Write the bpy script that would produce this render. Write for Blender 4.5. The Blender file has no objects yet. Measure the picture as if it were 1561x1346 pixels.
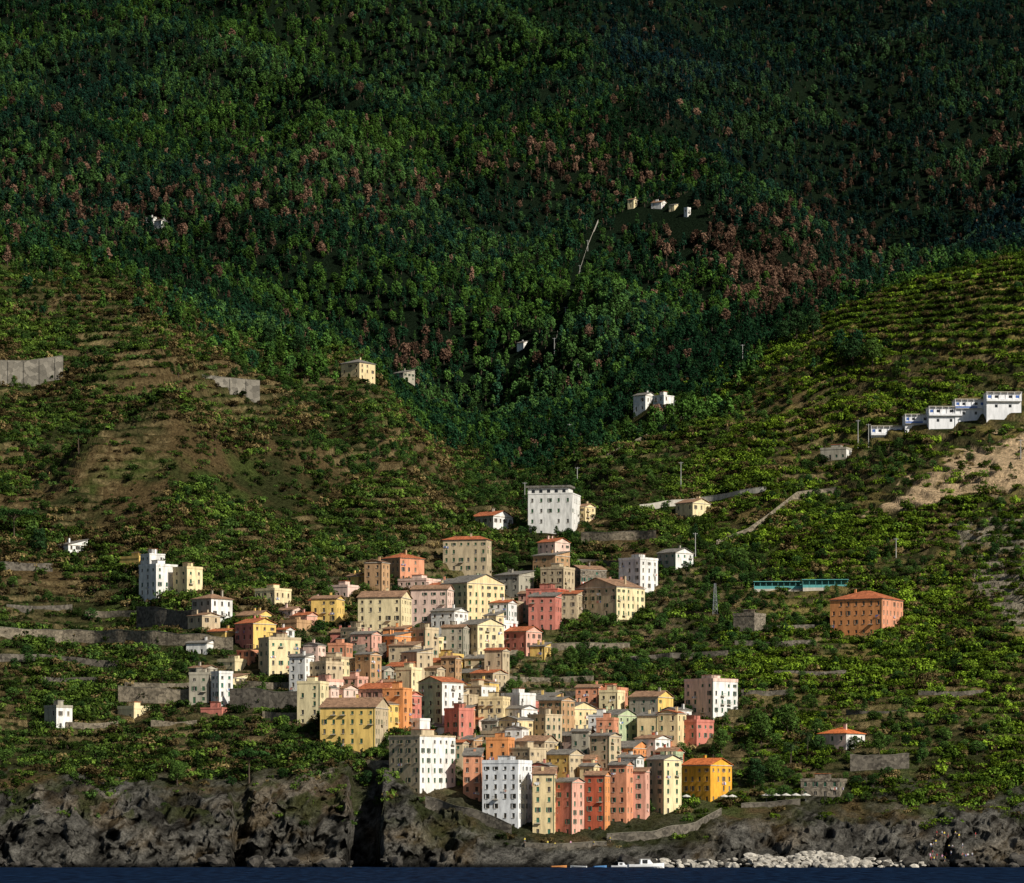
import bpy, math, random
import numpy as np
from mathutils import Vector, Matrix
random.seed(7); rng=np.random.default_rng(11)
scene=bpy.context.scene
F=6000.0; CX=780.5; HZ=1282.0; CAMZ=8.0
# ------------------------------------------------------------------ noise
TAB=rng.random((8,256,256))
def vn(x,y,s=0):
    x=np.asarray(x,float);y=np.asarray(y,float)
    xi=np.floor(x).astype(int);yi=np.floor(y).astype(int);fx=x-xi;fy=y-yi
    fx=fx*fx*(3-2*fx);fy=fy*fy*(3-2*fy);T=TAB[s%8]
    a=T[xi%256,yi%256];b=T[(xi+1)%256,yi%256];c=T[xi%256,(yi+1)%256];d=T[(xi+1)%256,(yi+1)%256]
    return (a*(1-fx)+b*fx)*(1-fy)+(c*(1-fx)+d*fx)*fy
def fbm(x,y,o=4,s=0):
    r=0;a=.5;t=0
    for i in range(o):
        r=r+a*(vn(x*2**i+17.3*i,y*2**i+9.1*i,s+i)*2-1);t+=a;a*=.5
    return r/t
def ridged(x,y,o=4,s=0):
    r=0;a=.5;t=0
    for i in range(o):
        r=r+a*(1-2*np.abs(vn(x*2**i+7.3*i,y*2**i+3.1*i,s+i)*2-1));t+=a;a*=.55
    return r/t
def ss(a,b,x):
    t=np.clip((x-a)/(b-a),0,1);return t*t*(3-2*t)
# ------------------------------------------------------------------ terrain survey table (bearing / distance -> elevation reading)
S=[1185,1203,1225,1250,1290,1340,1400,1470,1550,1640,1740,1850,2000,2200,2400,2600,2800,3050,3400,3900,4500]
K={
-260:[1360,1322,1245,1185,1115,1035,950,840,700,550,410,290,330,400,400,350,300,240,160,30,-160],
0:[1360,1322,1250,1200,1130,1050,960,860,730,590,480,375,400,450,430,370,320,260,180,50,-140],
200:[1360,1322,1252,1204,1140,1055,960,860,730,600,505,430,460,480,440,370,310,250,170,50,-140],
400:[1360,1322,1240,1190,1130,1045,950,865,765,665,570,510,530,520,460,390,320,250,170,50,-130],
500:[1360,1322,1230,1168,1112,1035,960,880,805,710,620,560,575,540,470,400,330,250,170,45,-130],
600:[1360,1322,1236,1182,1110,1040,970,895,820,730,650,602,625,595,505,420,340,260,170,40,-140],
700:[1360,1322,1266,1222,1155,1085,1005,930,860,790,725,680,690,645,545,450,370,280,180,45,-140],
800:[1360,1322,1284,1250,1185,1110,1030,950,870,800,752,725,695,645,560,465,385,285,185,50,-140],
900:[1360,1322,1290,1255,1190,1112,1030,950,870,795,740,700,660,610,510,415,325,225,150,35,-140],
1000:[1360,1322,1290,1260,1190,1110,1030,950,862,780,705,640,590,560,480,382,292,205,205,95,-120],
1100:[1360,1322,1284,1255,1185,1100,1020,940,850,760,670,590,560,540,450,370,300,300,270,100,-100],
1200:[1360,1322,1278,1245,1175,1090,1010,930,840,740,620,510,530,530,460,390,390,430,330,120,-90],
1300:[1360,1322,1276,1242,1165,1080,1000,920,820,700,570,460,500,540,510,480,510,470,340,130,-80],
1400:[1360,1322,1272,1236,1160,1075,990,900,790,660,530,425,460,500,510,490,480,420,300,110,-80],
1561:[1360,1322,1262,1225,1150,1060,960,850,740,600,480,385,420,470,480,470,440,380,280,100,-90],
1820:[1360,1322,1255,1215,1140,1045,940,830,715,575,450,350,380,430,450,430,400,340,240,70,-120]}
uk=np.array(sorted(K)); M=np.array([K[u] for u in uk],float)
UG=np.arange(-260,1821,10.0); YG=np.arange(1185,4501,5.0)
tmp=np.array([np.interp(YG,S,M[i]) for i in range(len(uk))])
PY=np.array([np.interp(UG,uk,tmp[:,j]) for j in range(len(YG))]).T
ZT=CAMZ+(HZ-PY)*YG[None,:]/F
def blur(A,k,ax):
    ker=np.ones(k)/k;p=k//2
    B=np.pad(A,[(p,p) if i==ax else (0,0) for i in range(2)],mode='edge')
    return np.apply_along_axis(lambda v:np.convolve(v,ker,'valid'),ax,B)
B=ZT.copy()
for _ in range(2): B=blur(B,7,0)
ZA=B.copy()
for _ in range(2): B=blur(B,9,1)
wt=ss(1240,1330,YG)[None,:]
ZT=ZA*(1-wt)+B*wt
def bil(u,y):
    a=np.clip((u+260)/10,0,len(UG)-1.001);b=np.clip((y-1185)/5,0,len(YG)-1.001)
    i=a.astype(int);j=b.astype(int);fa=a-i;fb=b-j
    return (ZT[i,j]*(1-fa)+ZT[i+1,j]*fa)*(1-fb)+(ZT[i,j+1]*(1-fa)+ZT[i+1,j+1]*fa)*fb
def terr(u,y,full=False):
    u=np.asarray(u,float)+0*np.asarray(y,float);y=np.asarray(y,float)+0*u
    x=(u-CX)*y/F
    fade=1-ss(1232,1285,y)
    notch=ss(530,540,u)*(1-ss(572,586,u))+.3*ss(352,362,u)*(1-ss(372,390,u))
    town=ss(690,760,u)*(1-ss(1050,1120,u))
    gul=(fbm(x/14,x*0+3.3,4,2)*12+fbm(x/40,x*0+1.3,2,5)*12)*(1-.8*town)
    yq=np.clip(y-fade*(34*notch+np.maximum(gul,-8)*ss(1190,1210,y)),1185,4500)
    z=bil(u,yq)
    hill=ss(1255,1330,y)*(1-ss(1900,2100,y)); mt=ss(1900,2250,y)
    vil=np.exp(-((u-760)/330)**2)*(1-ss(1500,1620,y))
    vr=ss(1180,1300,u)*ss(1600,1720,y)
    gl=ridged((x+.12*y)/95+2,y/420,2,6)
    z=z+hill*(1-.85*vil)*((fbm(x/75,y/75,4,1)*8)*(1-.6*vr)+fbm(x/14,y/14,3,3)*1.6+(gl-.1)*13*ss(1330,1480,y)*(1-.9*ss(1150,1300,u)))
    # side spurs
    sp=ss(60,160,u)*(1-ss(470,560,u));yc=1590+.16*(u-300)
    z=z+sp*(16*np.exp(-((y-yc)/26)**2)-19*np.exp(-((y-yc-62)/28)**2))
    sp=ss(1080,1160,u)*(1-ss(1300,1380,u));yc=1690-.1*(u-1200)
    z=z+sp*(9*np.exp(-((y-yc)/22)**2)-10*np.exp(-((y-yc-50)/25)**2))
    rid=1-2*np.abs(fbm((x+.25*y)/260,y/460,3,4))
    z=z+mt*((rid-.5)*66+fbm(x/90,y/90,4,2)*20)
    step=2.8+.9*ss(1450,1800,y)+.2*vr
    t=(z+3.2*fbm(x/38,y/38,3,6))/step
    f=t-np.floor(t)
    mk=fbm(x/38+5,y/38,4,7)
    m=ss(1262,1300,y)*(1-ss(1950,2050,y))*ss(-.2,.2,mk+.25*ss(1150,1300,u)+.6*vr+.3*vil)
    g=ss(0,.24,f)
    z=z+.85*m*(step*(np.floor(t)+g)-t*step-.4*step)
    if full: return z,x,m,f,rid
    return z
YR=np.arange(1188,4490,1.0)
def hit(px,py,ymin=1188):
    ys=YR[YR>=ymin]
    zt=terr(px,ys);zr=CAMZ+(HZ-py)*ys/F
    k=np.nonzero(zt>=zr)[0]
    return float(ys[k[0]]) if len(k) else 1400.0
def P(px,py,D): return Vector(((px-CX)*D/F,D,CAMZ+(HZ-py)*D/F))
# ------------------------------------------------------------------ materials
def newmat(name):
    m=bpy.data.materials.new(name);m.use_nodes=True;nt=m.node_tree
    b=nt.nodes['Principled BSDF'];b.inputs['Roughness'].default_value=.85
    b.inputs['Specular IOR Level'].default_value=.2
    return m,nt,b
MC={}
def wallmat(col,key=None,stain=.45,rough=.9,scale=.4,bump=.0):
    key=key or 'plaster_%02x%02x%02x'%tuple(int(c*255) for c in col)
    if key in MC: return MC[key]
    m,nt,b=newmat(key);N=nt.nodes;L=nt.links
    tc=N.new('ShaderNodeNewGeometry')
    n=N.new('ShaderNodeTexNoise');n.inputs['Scale'].default_value=scale;n.inputs['Detail'].default_value=8;n.inputs['Roughness'].default_value=.68
    mp=N.new('ShaderNodeMapping');mp.inputs['Scale'].default_value=(1.8,1.8,.4)
    L.new(tc.outputs['Position'],mp.inputs['Vector']);L.new(mp.outputs[0],n.inputs['Vector'])
    r=N.new('ShaderNodeMapRange');r.inputs['From Min'].default_value=.3;r.inputs['From Max'].default_value=.6
    r.inputs['To Min'].default_value=1-stain;r.inputs['To Max'].default_value=1.06
    L.new(n.outputs['Fac'],r.inputs['Value'])
    mx=N.new('ShaderNodeVectorMath');mx.operation='SCALE';mx.inputs[0].default_value=col
    L.new(r.outputs[0],mx.inputs['Scale']);L.new(mx.outputs[0],b.inputs['Base Color'])
    b.inputs['Roughness'].default_value=rough
    MC[key]=m;return m
def stonemat(col,key,sc=1.6,lo=.3):
    if key in MC: return MC[key]
    m,nt,b=newmat(key);N=nt.nodes;L=nt.links
    g=N.new('ShaderNodeNewGeometry')
    v=N.new('ShaderNodeTexVoronoi');v.inputs['Scale'].default_value=sc
    n=N.new('ShaderNodeTexNoise');n.inputs['Scale'].default_value=.25;n.inputs['Detail'].default_value=8
    L.new(g.outputs['Position'],v.inputs['Vector']);L.new(g.outputs['Position'],n.inputs['Vector'])
    h=N.new('ShaderNodeSeparateColor');L.new(v.outputs['Color'],h.inputs[0])
    a=N.new('ShaderNodeMath');a.operation='ADD';L.new(h.outputs[0],a.inputs[0]);L.new(n.outputs['Fac'],a.inputs[1])
    r=N.new('ShaderNodeMapRange');r.inputs['From Min'].default_value=.3;r.inputs['From Max'].default_value=1.7
    r.inputs['To Min'].default_value=lo;r.inputs['To Max'].default_value=1.35;L.new(a.outputs[0],r.inputs['Value'])
    mx=N.new('ShaderNodeVectorMath');mx.operation='SCALE';mx.inputs[0].default_value=col
    L.new(r.outputs[0],mx.inputs['Scale']);L.new(mx.outputs[0],b.inputs['Base Color'])
    bp=N.new('ShaderNodeBump');bp.inputs['Distance'].default_value=.4;bp.inputs['Strength'].default_value=.9
    L.new(a.outputs[0],bp.inputs['Height']);L.new(bp.outputs[0],b.inputs['Normal'])
    MC[key]=m;return m
def roofmat(col,key): return stonemat(col,key,1.3,.55)
GLASS,nt,b=newmat('window_glass');b.inputs['Base Color'].default_value=(.02,.022,.025,1);b.inputs['Roughness'].default_value=.25;b.inputs['Specular IOR Level'].default_value=.5
SHUT=[wallmat(c,'shutter_paint_%d'%i,.2) for i,c in enumerate([(.03,.09,.055),(.06,.05,.035),(.05,.15,.1),(.1,.065,.04),(.2,.17,.12),(.04,.1,.05)])]
TRIM=wallmat((.58,.52,.42),'trim_stone',.3)
BLUE=wallmat((.08,.16,.42),'blue_paint',.25)
TERRA=roofmat((.44,.135,.055),'terracotta_tiles');TERR2=roofmat((.31,.18,.105),'weathered_tiles');SLATE=roofmat((.2,.18,.15),'slate_slabs');ORANGE=roofmat((.62,.17,.05),'new_tiles');PAVE=roofmat((.36,.33,.28),'roof_terrace_paving')
COL={'white':(.86,.83,.76),'cream':(.84,.66,.36),'yellow':(.84,.57,.17),'pale':(.85,.71,.41),'beige':(.58,.46,.29),'pink':(.76,.41,.3),'rose':(.62,.22,.16),'salmon':(.72,.32,.18),
'orange':(.8,.33,.12),'ochre':(.86,.43,.05),'red':(.5,.12,.06),'green':(.47,.54,.32),'greige':(.42,.38,.29),'lilac':(.68,.42,.48),'bright':(.9,.9,.88),'tan':(.54,.33,.17),'ppink':(.84,.6,.48),'stone':(.25,.21,.155)}
# ------------------------------------------------------------------ mesh builder
class MB:
    def __init__(s): s.v=[];s.f=[];s.m=[];s.mats=[]
    def mi(s,mat):
        if mat not in s.mats: s.mats.append(mat)
        return s.mats.index(mat)
    def face(s,pts,mat):
        i=len(s.v);s.v.extend([tuple(p) for p in pts]);s.f.append(tuple(range(i,i+len(pts))));s.m.append(s.mi(mat))
    def box(s,x0,x1,y0,y1,z0,z1,mat):
        i=len(s.v)
        s.v.extend([(x0,y0,z0),(x1,y0,z0),(x1,y1,z0),(x0,y1,z0),(x0,y0,z1),(x1,y0,z1),(x1,y1,z1),(x0,y1,z1)])
        k=s.mi(mat)
        for q in ((0,3,2,1),(4,5,6,7),(0,1,5,4),(1,2,6,5),(2,3,7,6),(3,0,4,7)):
            s.f.append(tuple(i+j for j in q));s.m.append(k)
    def tube(s,p,q,r0,r1,n,mat,cap=True):
        p=Vector(p);q=Vector(q);d=(q-p).normalized();a=d.orthogonal().normalized();b=d.cross(a)
        i=len(s.v);k=s.mi(mat)
        for c,r in((p,r0),(q,r1)):
            for j in range(n):
                t=2*math.pi*j/n;s.v.append(tuple(c+a*math.cos(t)*r+b*math.sin(t)*r))
        for j in range(n):
            s.f.append((i+j,i+(j+1)%n,i+n+(j+1)%n,i+n+j));s.m.append(k)
        if cap:
            s.f.append(tuple(i+n+j for j in range(n)));s.m.append(k)
            s.f.append(tuple(i+n-1-j for j in range(n)));s.m.append(k)
    def mesh(s,name):
        me=bpy.data.meshes.new(name);me.from_pydata(s.v,[],s.f)
        for m in s.mats: me.materials.append(m)
        me.polygons.foreach_set('material_index',s.m);me.update();return me
    def obj(s,name,parent=None,loc=None,rz=0):
        o=bpy.data.objects.new(name,s.mesh(name));scene.collection.objects.link(o)
        if parent: o.parent=parent
        if loc is not None: o.location=loc;o.rotation_euler=(0,0,rz)
        return o
FOOT=[]   # footprints (x,y,r)
def facade(W,G,T,SH,o,dx,nz,w,z0,H,floors,wm,sm,rnd,win=True,density=3.0):
    def p(a,z,d=0): return (o[0]+dx[0]*a+nz[0]*d,o[1]+dx[1]*a+nz[1]*d,z)
    fh=H/floors;n=max(1,int(round((w-.6)/density)))
    if w<2.2 or not win:
        W.face([p(0,z0),p(w,z0),p(w,H),p(0,H)],wm);return
    ww=.9 if w/n>2.2 else .75
    xs=[0]
    for i in range(n):
        c=w*(i+.5)/n+rnd.uniform(-.15,.15);xs+=[c-ww/2,c+ww/2]
    xs.append(w)
    zs=[z0]
    for k in range(floors):
        b=k*fh+min(.95,fh*.32);t=min(b+1.5,k*fh+fh-.4)
        if k==floors-1 and floors>2 and fh<3.3: t=b+1.0
        if k==0: zs+=[0.02+.0,max(2.1,0) if fh>2.6 else 1.9]
        else: zs+=[b,t]
    zs.append(H)
    doors=set([rnd.randrange(n)])
    for j in range(len(zs)-1):
        rowwin=j%2==1;k=(j-1)//2
        if not rowwin:
            W.face([p(0,zs[j]),p(w,zs[j]),p(w,zs[j+1]),p(0,zs[j+1])],wm);continue
        for i in range(len(xs)-1):
            x0,x1,b,t=xs[i],xs[i+1],zs[j],zs[j+1]
            isw=i%2==1 and rnd.random()>.12
            if k==0 and isw and ((i-1)//2 not in doors):
                W.face([p(x0,b),p(x1,b),p(x1,.9),p(x0,.9)],wm);b=.9
            if not isw:
                W.face([p(x0,b),p(x1,b),p(x1,t),p(x0,t)],wm);continue
            d=-.25
            W.face([p(x0,b),p(x1,b),p(x1,b,d),p(x0,b,d)],wm);W.face([p(x0,t,d),p(x1,t,d),p(x1,t),p(x0,t)],wm)
            W.face([p(x0,b),p(x0,b,d),p(x0,t,d),p(x0,t)],wm);W.face([p(x1,b,d),p(x1,b),p(x1,t),p(x1,t,d)],wm)
            closed=rnd.random()<.5
            if closed:
                SH.face([p(x0,b,d+.1),p(x1,b,d+.1),p(x1,t,d+.1),p(x0,t,d+.1)],sm)
            else:
                G.face([p(x0,b,d),p(x1,b,d),p(x1,t,d),p(x0,t,d)],GLASS)
                xm=(x0+x1)/2
                T.face([p(xm-.04,b,d+.04),p(xm+.04,b,d+.04),p(xm+.04,t,d+.04),p(xm-.04,t,d+.04)],TRIM)
                if k>0 and rnd.random()<.5 and w/n>2.1:
                    for (q0,q1) in ((x0-.45,x0-.03),(x1+.03,x1+.45)):
                        SH.face([p(q0,b,.05),p(q1,b,.05),p(q1,t,.05),p(q0,t,.05)],sm)
                        SH.face([p(q0,t,.0),p(q0,t,.05),p(q1,t,.05),p(q1,t,0)],sm)
            if k>0:
                T.face([p(x0-.12,b-.02,.14),p(x1+.12,b-.02,.14),p(x1+.12,b-.02,.005),p(x0-.12,b-.02,.005)],TRIM)
                T.face([p(x0-.12,b-.14,.14),p(x1+.12,b-.14,.14),p(x1+.12,b-.02,.14),p(x0-.12,b-.02,.14)],TRIM)
            if k>0 and rnd.random()<.06:
                zz,th,de=b-.25,.15,.9
                c0,c1=x0-.5,x1+.5
                T.face([p(c0,zz,.01),p(c0,zz,de),p(c1,zz,de),p(c1,zz,.01)],TRIM);T.face([p(c0,zz-th,.01),p(c1,zz-th,.01),p(c1,zz-th,de),p(c0,zz-th,de)],TRIM)
                T.face([p(c0,zz-th,de),p(c1,zz-th,de),p(c1,zz,de),p(c0,zz,de)],TRIM)
                q=c0
                while q<c1:
                    SH.face([p(q,zz,de-.02),p(q+.05,zz,de-.02),p(q+.05,zz+.95,de-.02),p(q,zz+.95,de-.02)],sm);q+=.22
                SH.face([p(c0,zz+.92,de),p(c1,zz+.92,de),p(c1,zz+1,de),p(c0,zz+1,de)],sm)
            elif k>0 and rnd.random()<.05:   # laundry line
                for q in range(4):
                    a0=x0-.6+q*.5;hh=rnd.uniform(.4,.9)
                    T.face([p(a0,b-.3-hh,.3),p(a0+.4,b-.3-hh,.3),p(a0+.4,b-.3,.25),p(a0,b-.3,.25)],rnd.choice([wallmat(COL['bright']),BLUE,wallmat(COL['rose']),TRIM]))
def house(name,L,C,R,top,base,col,roof='gable',rm=None,D=None,pitch=.36,floors=None,depth=None,col2=None,win=True,theta=None,density=3.0,seed=None,down=7,chim=True,test=False,tf=.6):
    rnd=random.Random(seed if seed is not None else int(L*7+top*13))
    if D is None: D=hit(C,base)
    s=D/F; wl=(C-L)*s; wr=(R-C)*s
    if theta is None:
        if wr<1.2: th=math.radians(rnd.uniform(2,7)); 
        else: th=min(max(math.atan2(wr,wl),math.radians(14)),math.radians(60))
    else: th=math.radians(theta)
    a=wl/math.cos(th); b=(depth or rnd.uniform(8,10)) if wr<1.2 else wr/math.sin(th)
    b=min(b,18)
    H=(base-top)*s; fl=floors or max(1,int(round(H/3.0)))
    loc=P(C,base,D)
    cx=loc.x-a/2*math.cos(th)+b/2*math.sin(th);cy=loc.y+a/2*math.sin(th)+b/2*math.cos(th);fr=max(a,b)*.56+.8
    if test:
        for (qx,qy,qr) in FOOT:
            if (qx-cx)**2+(qy-cy)**2<((qr+fr)*tf)**2: return None
    e=bpy.data.objects.new(name,None);scene.collection.objects.link(e);e.empty_display_size=2
    e.location=loc;e.rotation_euler=(0,0,-th)
    FOOT.append((cx,cy,fr))
    if D>1800: FOOT.append((cx,cy-14,9))
    W,G,T,SH,RF=MB(),MB(),MB(),MB(),MB()
    c=COL[col] if isinstance(col,str) else col
    wm=wallmat(c) if col!='stone' else stonemat(COL['stone'],'rubble_wall')
    wm2=wallmat(COL[col2]) if col2 else wm  # second wall colour, mostly a lighter tone painted in for the sunlit side
    sm=rnd.choice(SHUT); rm=rm or (TERRA if rnd.random()<.4 else rnd.choice([SLATE,TERR2]))
    Hw=H
    ka=dict(win=win,density=density)
    facade(W,G,T,SH,(-a,0),(1,0),(0,-1),a,-down,Hw,fl,wm,sm,rnd,**ka)
    facade(W,G,T,SH,(0,0),(0,1),(1,0),b,-down,Hw,fl,wm2,sm,rnd,**ka)
    facade(W,G,T,SH,(0,b),(-1,0),(0,1),a,-down,Hw,fl,wm,sm,rnd,**ka)
    facade(W,G,T,SH,(-a,b),(0,-1),(-1,0),b,-down,Hw,fl,wm,sm,rnd,**ka)
    ov=.45;x0,x1,y0,y1=-a-ov,ov,-ov,b+ov
    rh=pitch*min(a,b)/2
    if roof=='flat':
        W.face([(-a,0,Hw),(0,0,Hw),(0,b,Hw),(-a,b,Hw)],PAVE)
        ph=rnd.choice([.4,.75,.75,1.0])
        for q in ((-a-.12,.12,-.12,.14),(-a-.12,.12,b-.14,b+.12),(-a-.12,-a+.14,.14,b-.14),(-.14,.12,.14,b-.14)):
            RF.box(*q,Hw-.1,Hw+ph,wm)
        if min(a,b)>6:
            RF.box(-a*.7,-a*.35,b*.35,b*.7,Hw,Hw+2.3,wm);RF.box(-a*.7-.2,-a*.35+.2,b*.35-.2,b*.7+.2,Hw+2.3,Hw+2.45,rnd.choice([PAVE,TERRA]))
        if rnd.random()<.5 and min(a,b)>4:   # pergola on the terrace
            px0,px1=-a*.3,-.4
            for qx in(px0,px1):
                for qy in(.5,b*.5): RF.box(qx-.06,qx+.06,qy-.06,qy+.06,Hw,Hw+2.2,SHUT[3])
            q=px0-.2
            while q<px1+.2: RF.box(q,q+.1,.3,b*.5+.2,Hw+2.2,Hw+2.3,SHUT[3]);q+=.5
    else:
        T.box(-a-.2,.2,-.2,b+.2,Hw-.22,Hw+.003,TRIM)
        z0=Hw+.01
        if roof=='hip':
            if a>b: r0=(x0+(y1-y0)/2,(y0+y1)/2);r1=(x1-(y1-y0)/2,(y0+y1)/2)
            else: r0=((x0+x1)/2,y0+(x1-x0)/2);r1=((x0+x1)/2,y1-(x1-x0)/2)
            zt=z0+pitch*(min(x1-x0,y1-y0))/2+.15
            A,Bc,Cc,Dd=(x0,y0,z0+.12),(x1,y0,z0+.12),(x1,y1,z0+.12),(x0,y1,z0+.12);r0=(*r0,zt);r1=(*r1,zt)
            if a>b:
                RF.face([A,Bc,r1,r0],rm);RF.face([Bc,Cc,r1],rm);RF.face([Cc,Dd,r0,r1],rm);RF.face([Dd,A,r0],rm)
            else:
                RF.face([A,Bc,r0],rm);RF.face([Bc,Cc,r1,r0],rm);RF.face([Cc,Dd,r1],rm);RF.face([Dd,A,r0,r1],rm)
            RF.box(x0,x1,y0,y1,z0,z0+.117,rm)
        elif roof in('gable','gablex'):
            if roof=='gable':   # ridge along x
                ym=(y0+y1)/2;zt=z0+pitch*(y1-y0)/2
                RF.face([(x0,y0,z0+.15),(x1,y0,z0+.15),(x1,ym,zt+.15),(x0,ym,zt+.15)],rm);RF.face([(x1,y1,z0+.15),(x0,y1,z0+.15),(x0,ym,zt+.15),(x1,ym,zt+.15)],rm)
                RF.face([(x0,y0,z0),(x1,y0,z0),(x1,y0,z0+.15),(x0,y0,z0+.15)],rm);RF.face([(x1,y1,z0),(x0,y1,z0),(x0,y1,z0+.15),(x1,y1,z0+.15)],rm)
                for xx in(x0,x1): RF.face([(xx,y0,z0),(xx,ym,zt),(xx,ym,zt+.15),(xx,y0,z0+.15)],rm);RF.face([(xx,y1,z0),(xx,ym,zt),(xx,ym,zt+.15),(xx,y1,z0+.15)],rm)
                for xx in(-a,0): W.face([(xx,0,Hw),(xx,b,Hw),(xx,b/2,Hw+pitch*b/2+.1)],wm2)
            else:
                xm=(x0+x1)/2;zt=z0+pitch*(x1-x0)/2
                RF.face([(x0,y1,z0+.15),(x0,y0,z0+.15),(xm,y0,zt+.15),(xm,y1,zt+.15)],rm);RF.face([(x1,y0,z0+.15),(x1,y1,z0+.15),(xm,y1,zt+.15),(xm,y0,zt+.15)],rm)
                for yy in(y0,y1): RF.face([(x0,yy,z0),(xm,yy,zt),(xm,yy,zt+.15),(x0,yy,z0+.15)],rm);RF.face([(x1,yy,z0),(xm,yy,zt),(xm,yy,zt+.15),(x1,yy,z0+.15)],rm)
                for yy in(0,b): W.face([(-a,yy,Hw),(0,yy,Hw),(-a/2,yy,Hw+pitch*a/2+.1)],wm)
        elif roof=='shed':
            zt=z0+pitch*.7*(y1-y0)
            RF.face([(x0,y0,z0+.15),(x1,y0,z0+.15),(x1,y1,zt+.15),(x0,y1,zt+.15)],rm)
            RF.face([(x0,y0,z0),(x1,y0,z0),(x1,y0,z0+.15),(x0,y0,z0+.15)],rm)
            for xx in(x0,x1): RF.face([(xx,y0,z0),(xx,y1,zt),(xx,y1,zt+.15),(xx,y0,z0+.15)],rm)
            for xx in(-a,0): W.face([(xx,0,Hw),(xx,b,Hw),(xx,b,Hw+pitch*.7*b)],wm2)
            W.face([(-a,b,Hw),(0,b,Hw),(0,b,Hw+pitch*.7*b),(-a,b,Hw+pitch*.7*b)],wm)
        if chim and min(a,b)>4.5:
            for _ in range(rnd.choice([1,1,2])):
                qx=rnd.uniform(-a*.85,-a*.15);qy=rnd.uniform(b*.3,b*.7)
                RF.box(qx-.35,qx+.35,qy-.3,qy+.3,Hw,Hw+rh+1.3,wm);RF.box(qx-.45,qx+.45,qy-.4,qy+.4,Hw+rh+1.3,Hw+rh+1.42,SLATE)
    if rnd.random()<.5 and H>5:
        SH.box(-a*.02-.1,-a*.02,-.12,-.02,0,Hw-.3,sm)
    if rnd.random()<.5 and H>5:
        ax,ay=-a*.5,b*.5;RF.tube((ax,ay,Hw),(ax,ay,Hw+rh+2.6 if roof!='flat' else Hw+3),.04,.03,4,GLASS)
        zt=Hw+(rh+2.4 if roof!='flat' else 2.8)
        for k in range(3): RF.box(ax-.5+.1*k,ax+.5-.1*k,ay-.02,ay+.02,zt-.25*k,zt-.25*k+.04,GLASS)
    W.obj('walls',e);RF.obj('roof',e)
    if G.v: G.obj('windows',e)
    if SH.v: SH.obj('shutters',e)
    if T.v: T.obj('trim',e)
    return e,D
nm={'white':'white_house','cream':'cream_house','yellow':'yellow_house','pale':'pale_yellow_house','beige':'beige_house','pink':'pink_house','rose':'rose_pink_house','salmon':'salmon_house','orange':'orange_house','ochre':'ochre_house','red':'red_house','green':'pale_green_house','greige':'grey_house','lilac':'lilac_house','bright':'white_house','tan':'tan_house','ppink':'pale_pink_house','stone':'stone_house'}
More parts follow.
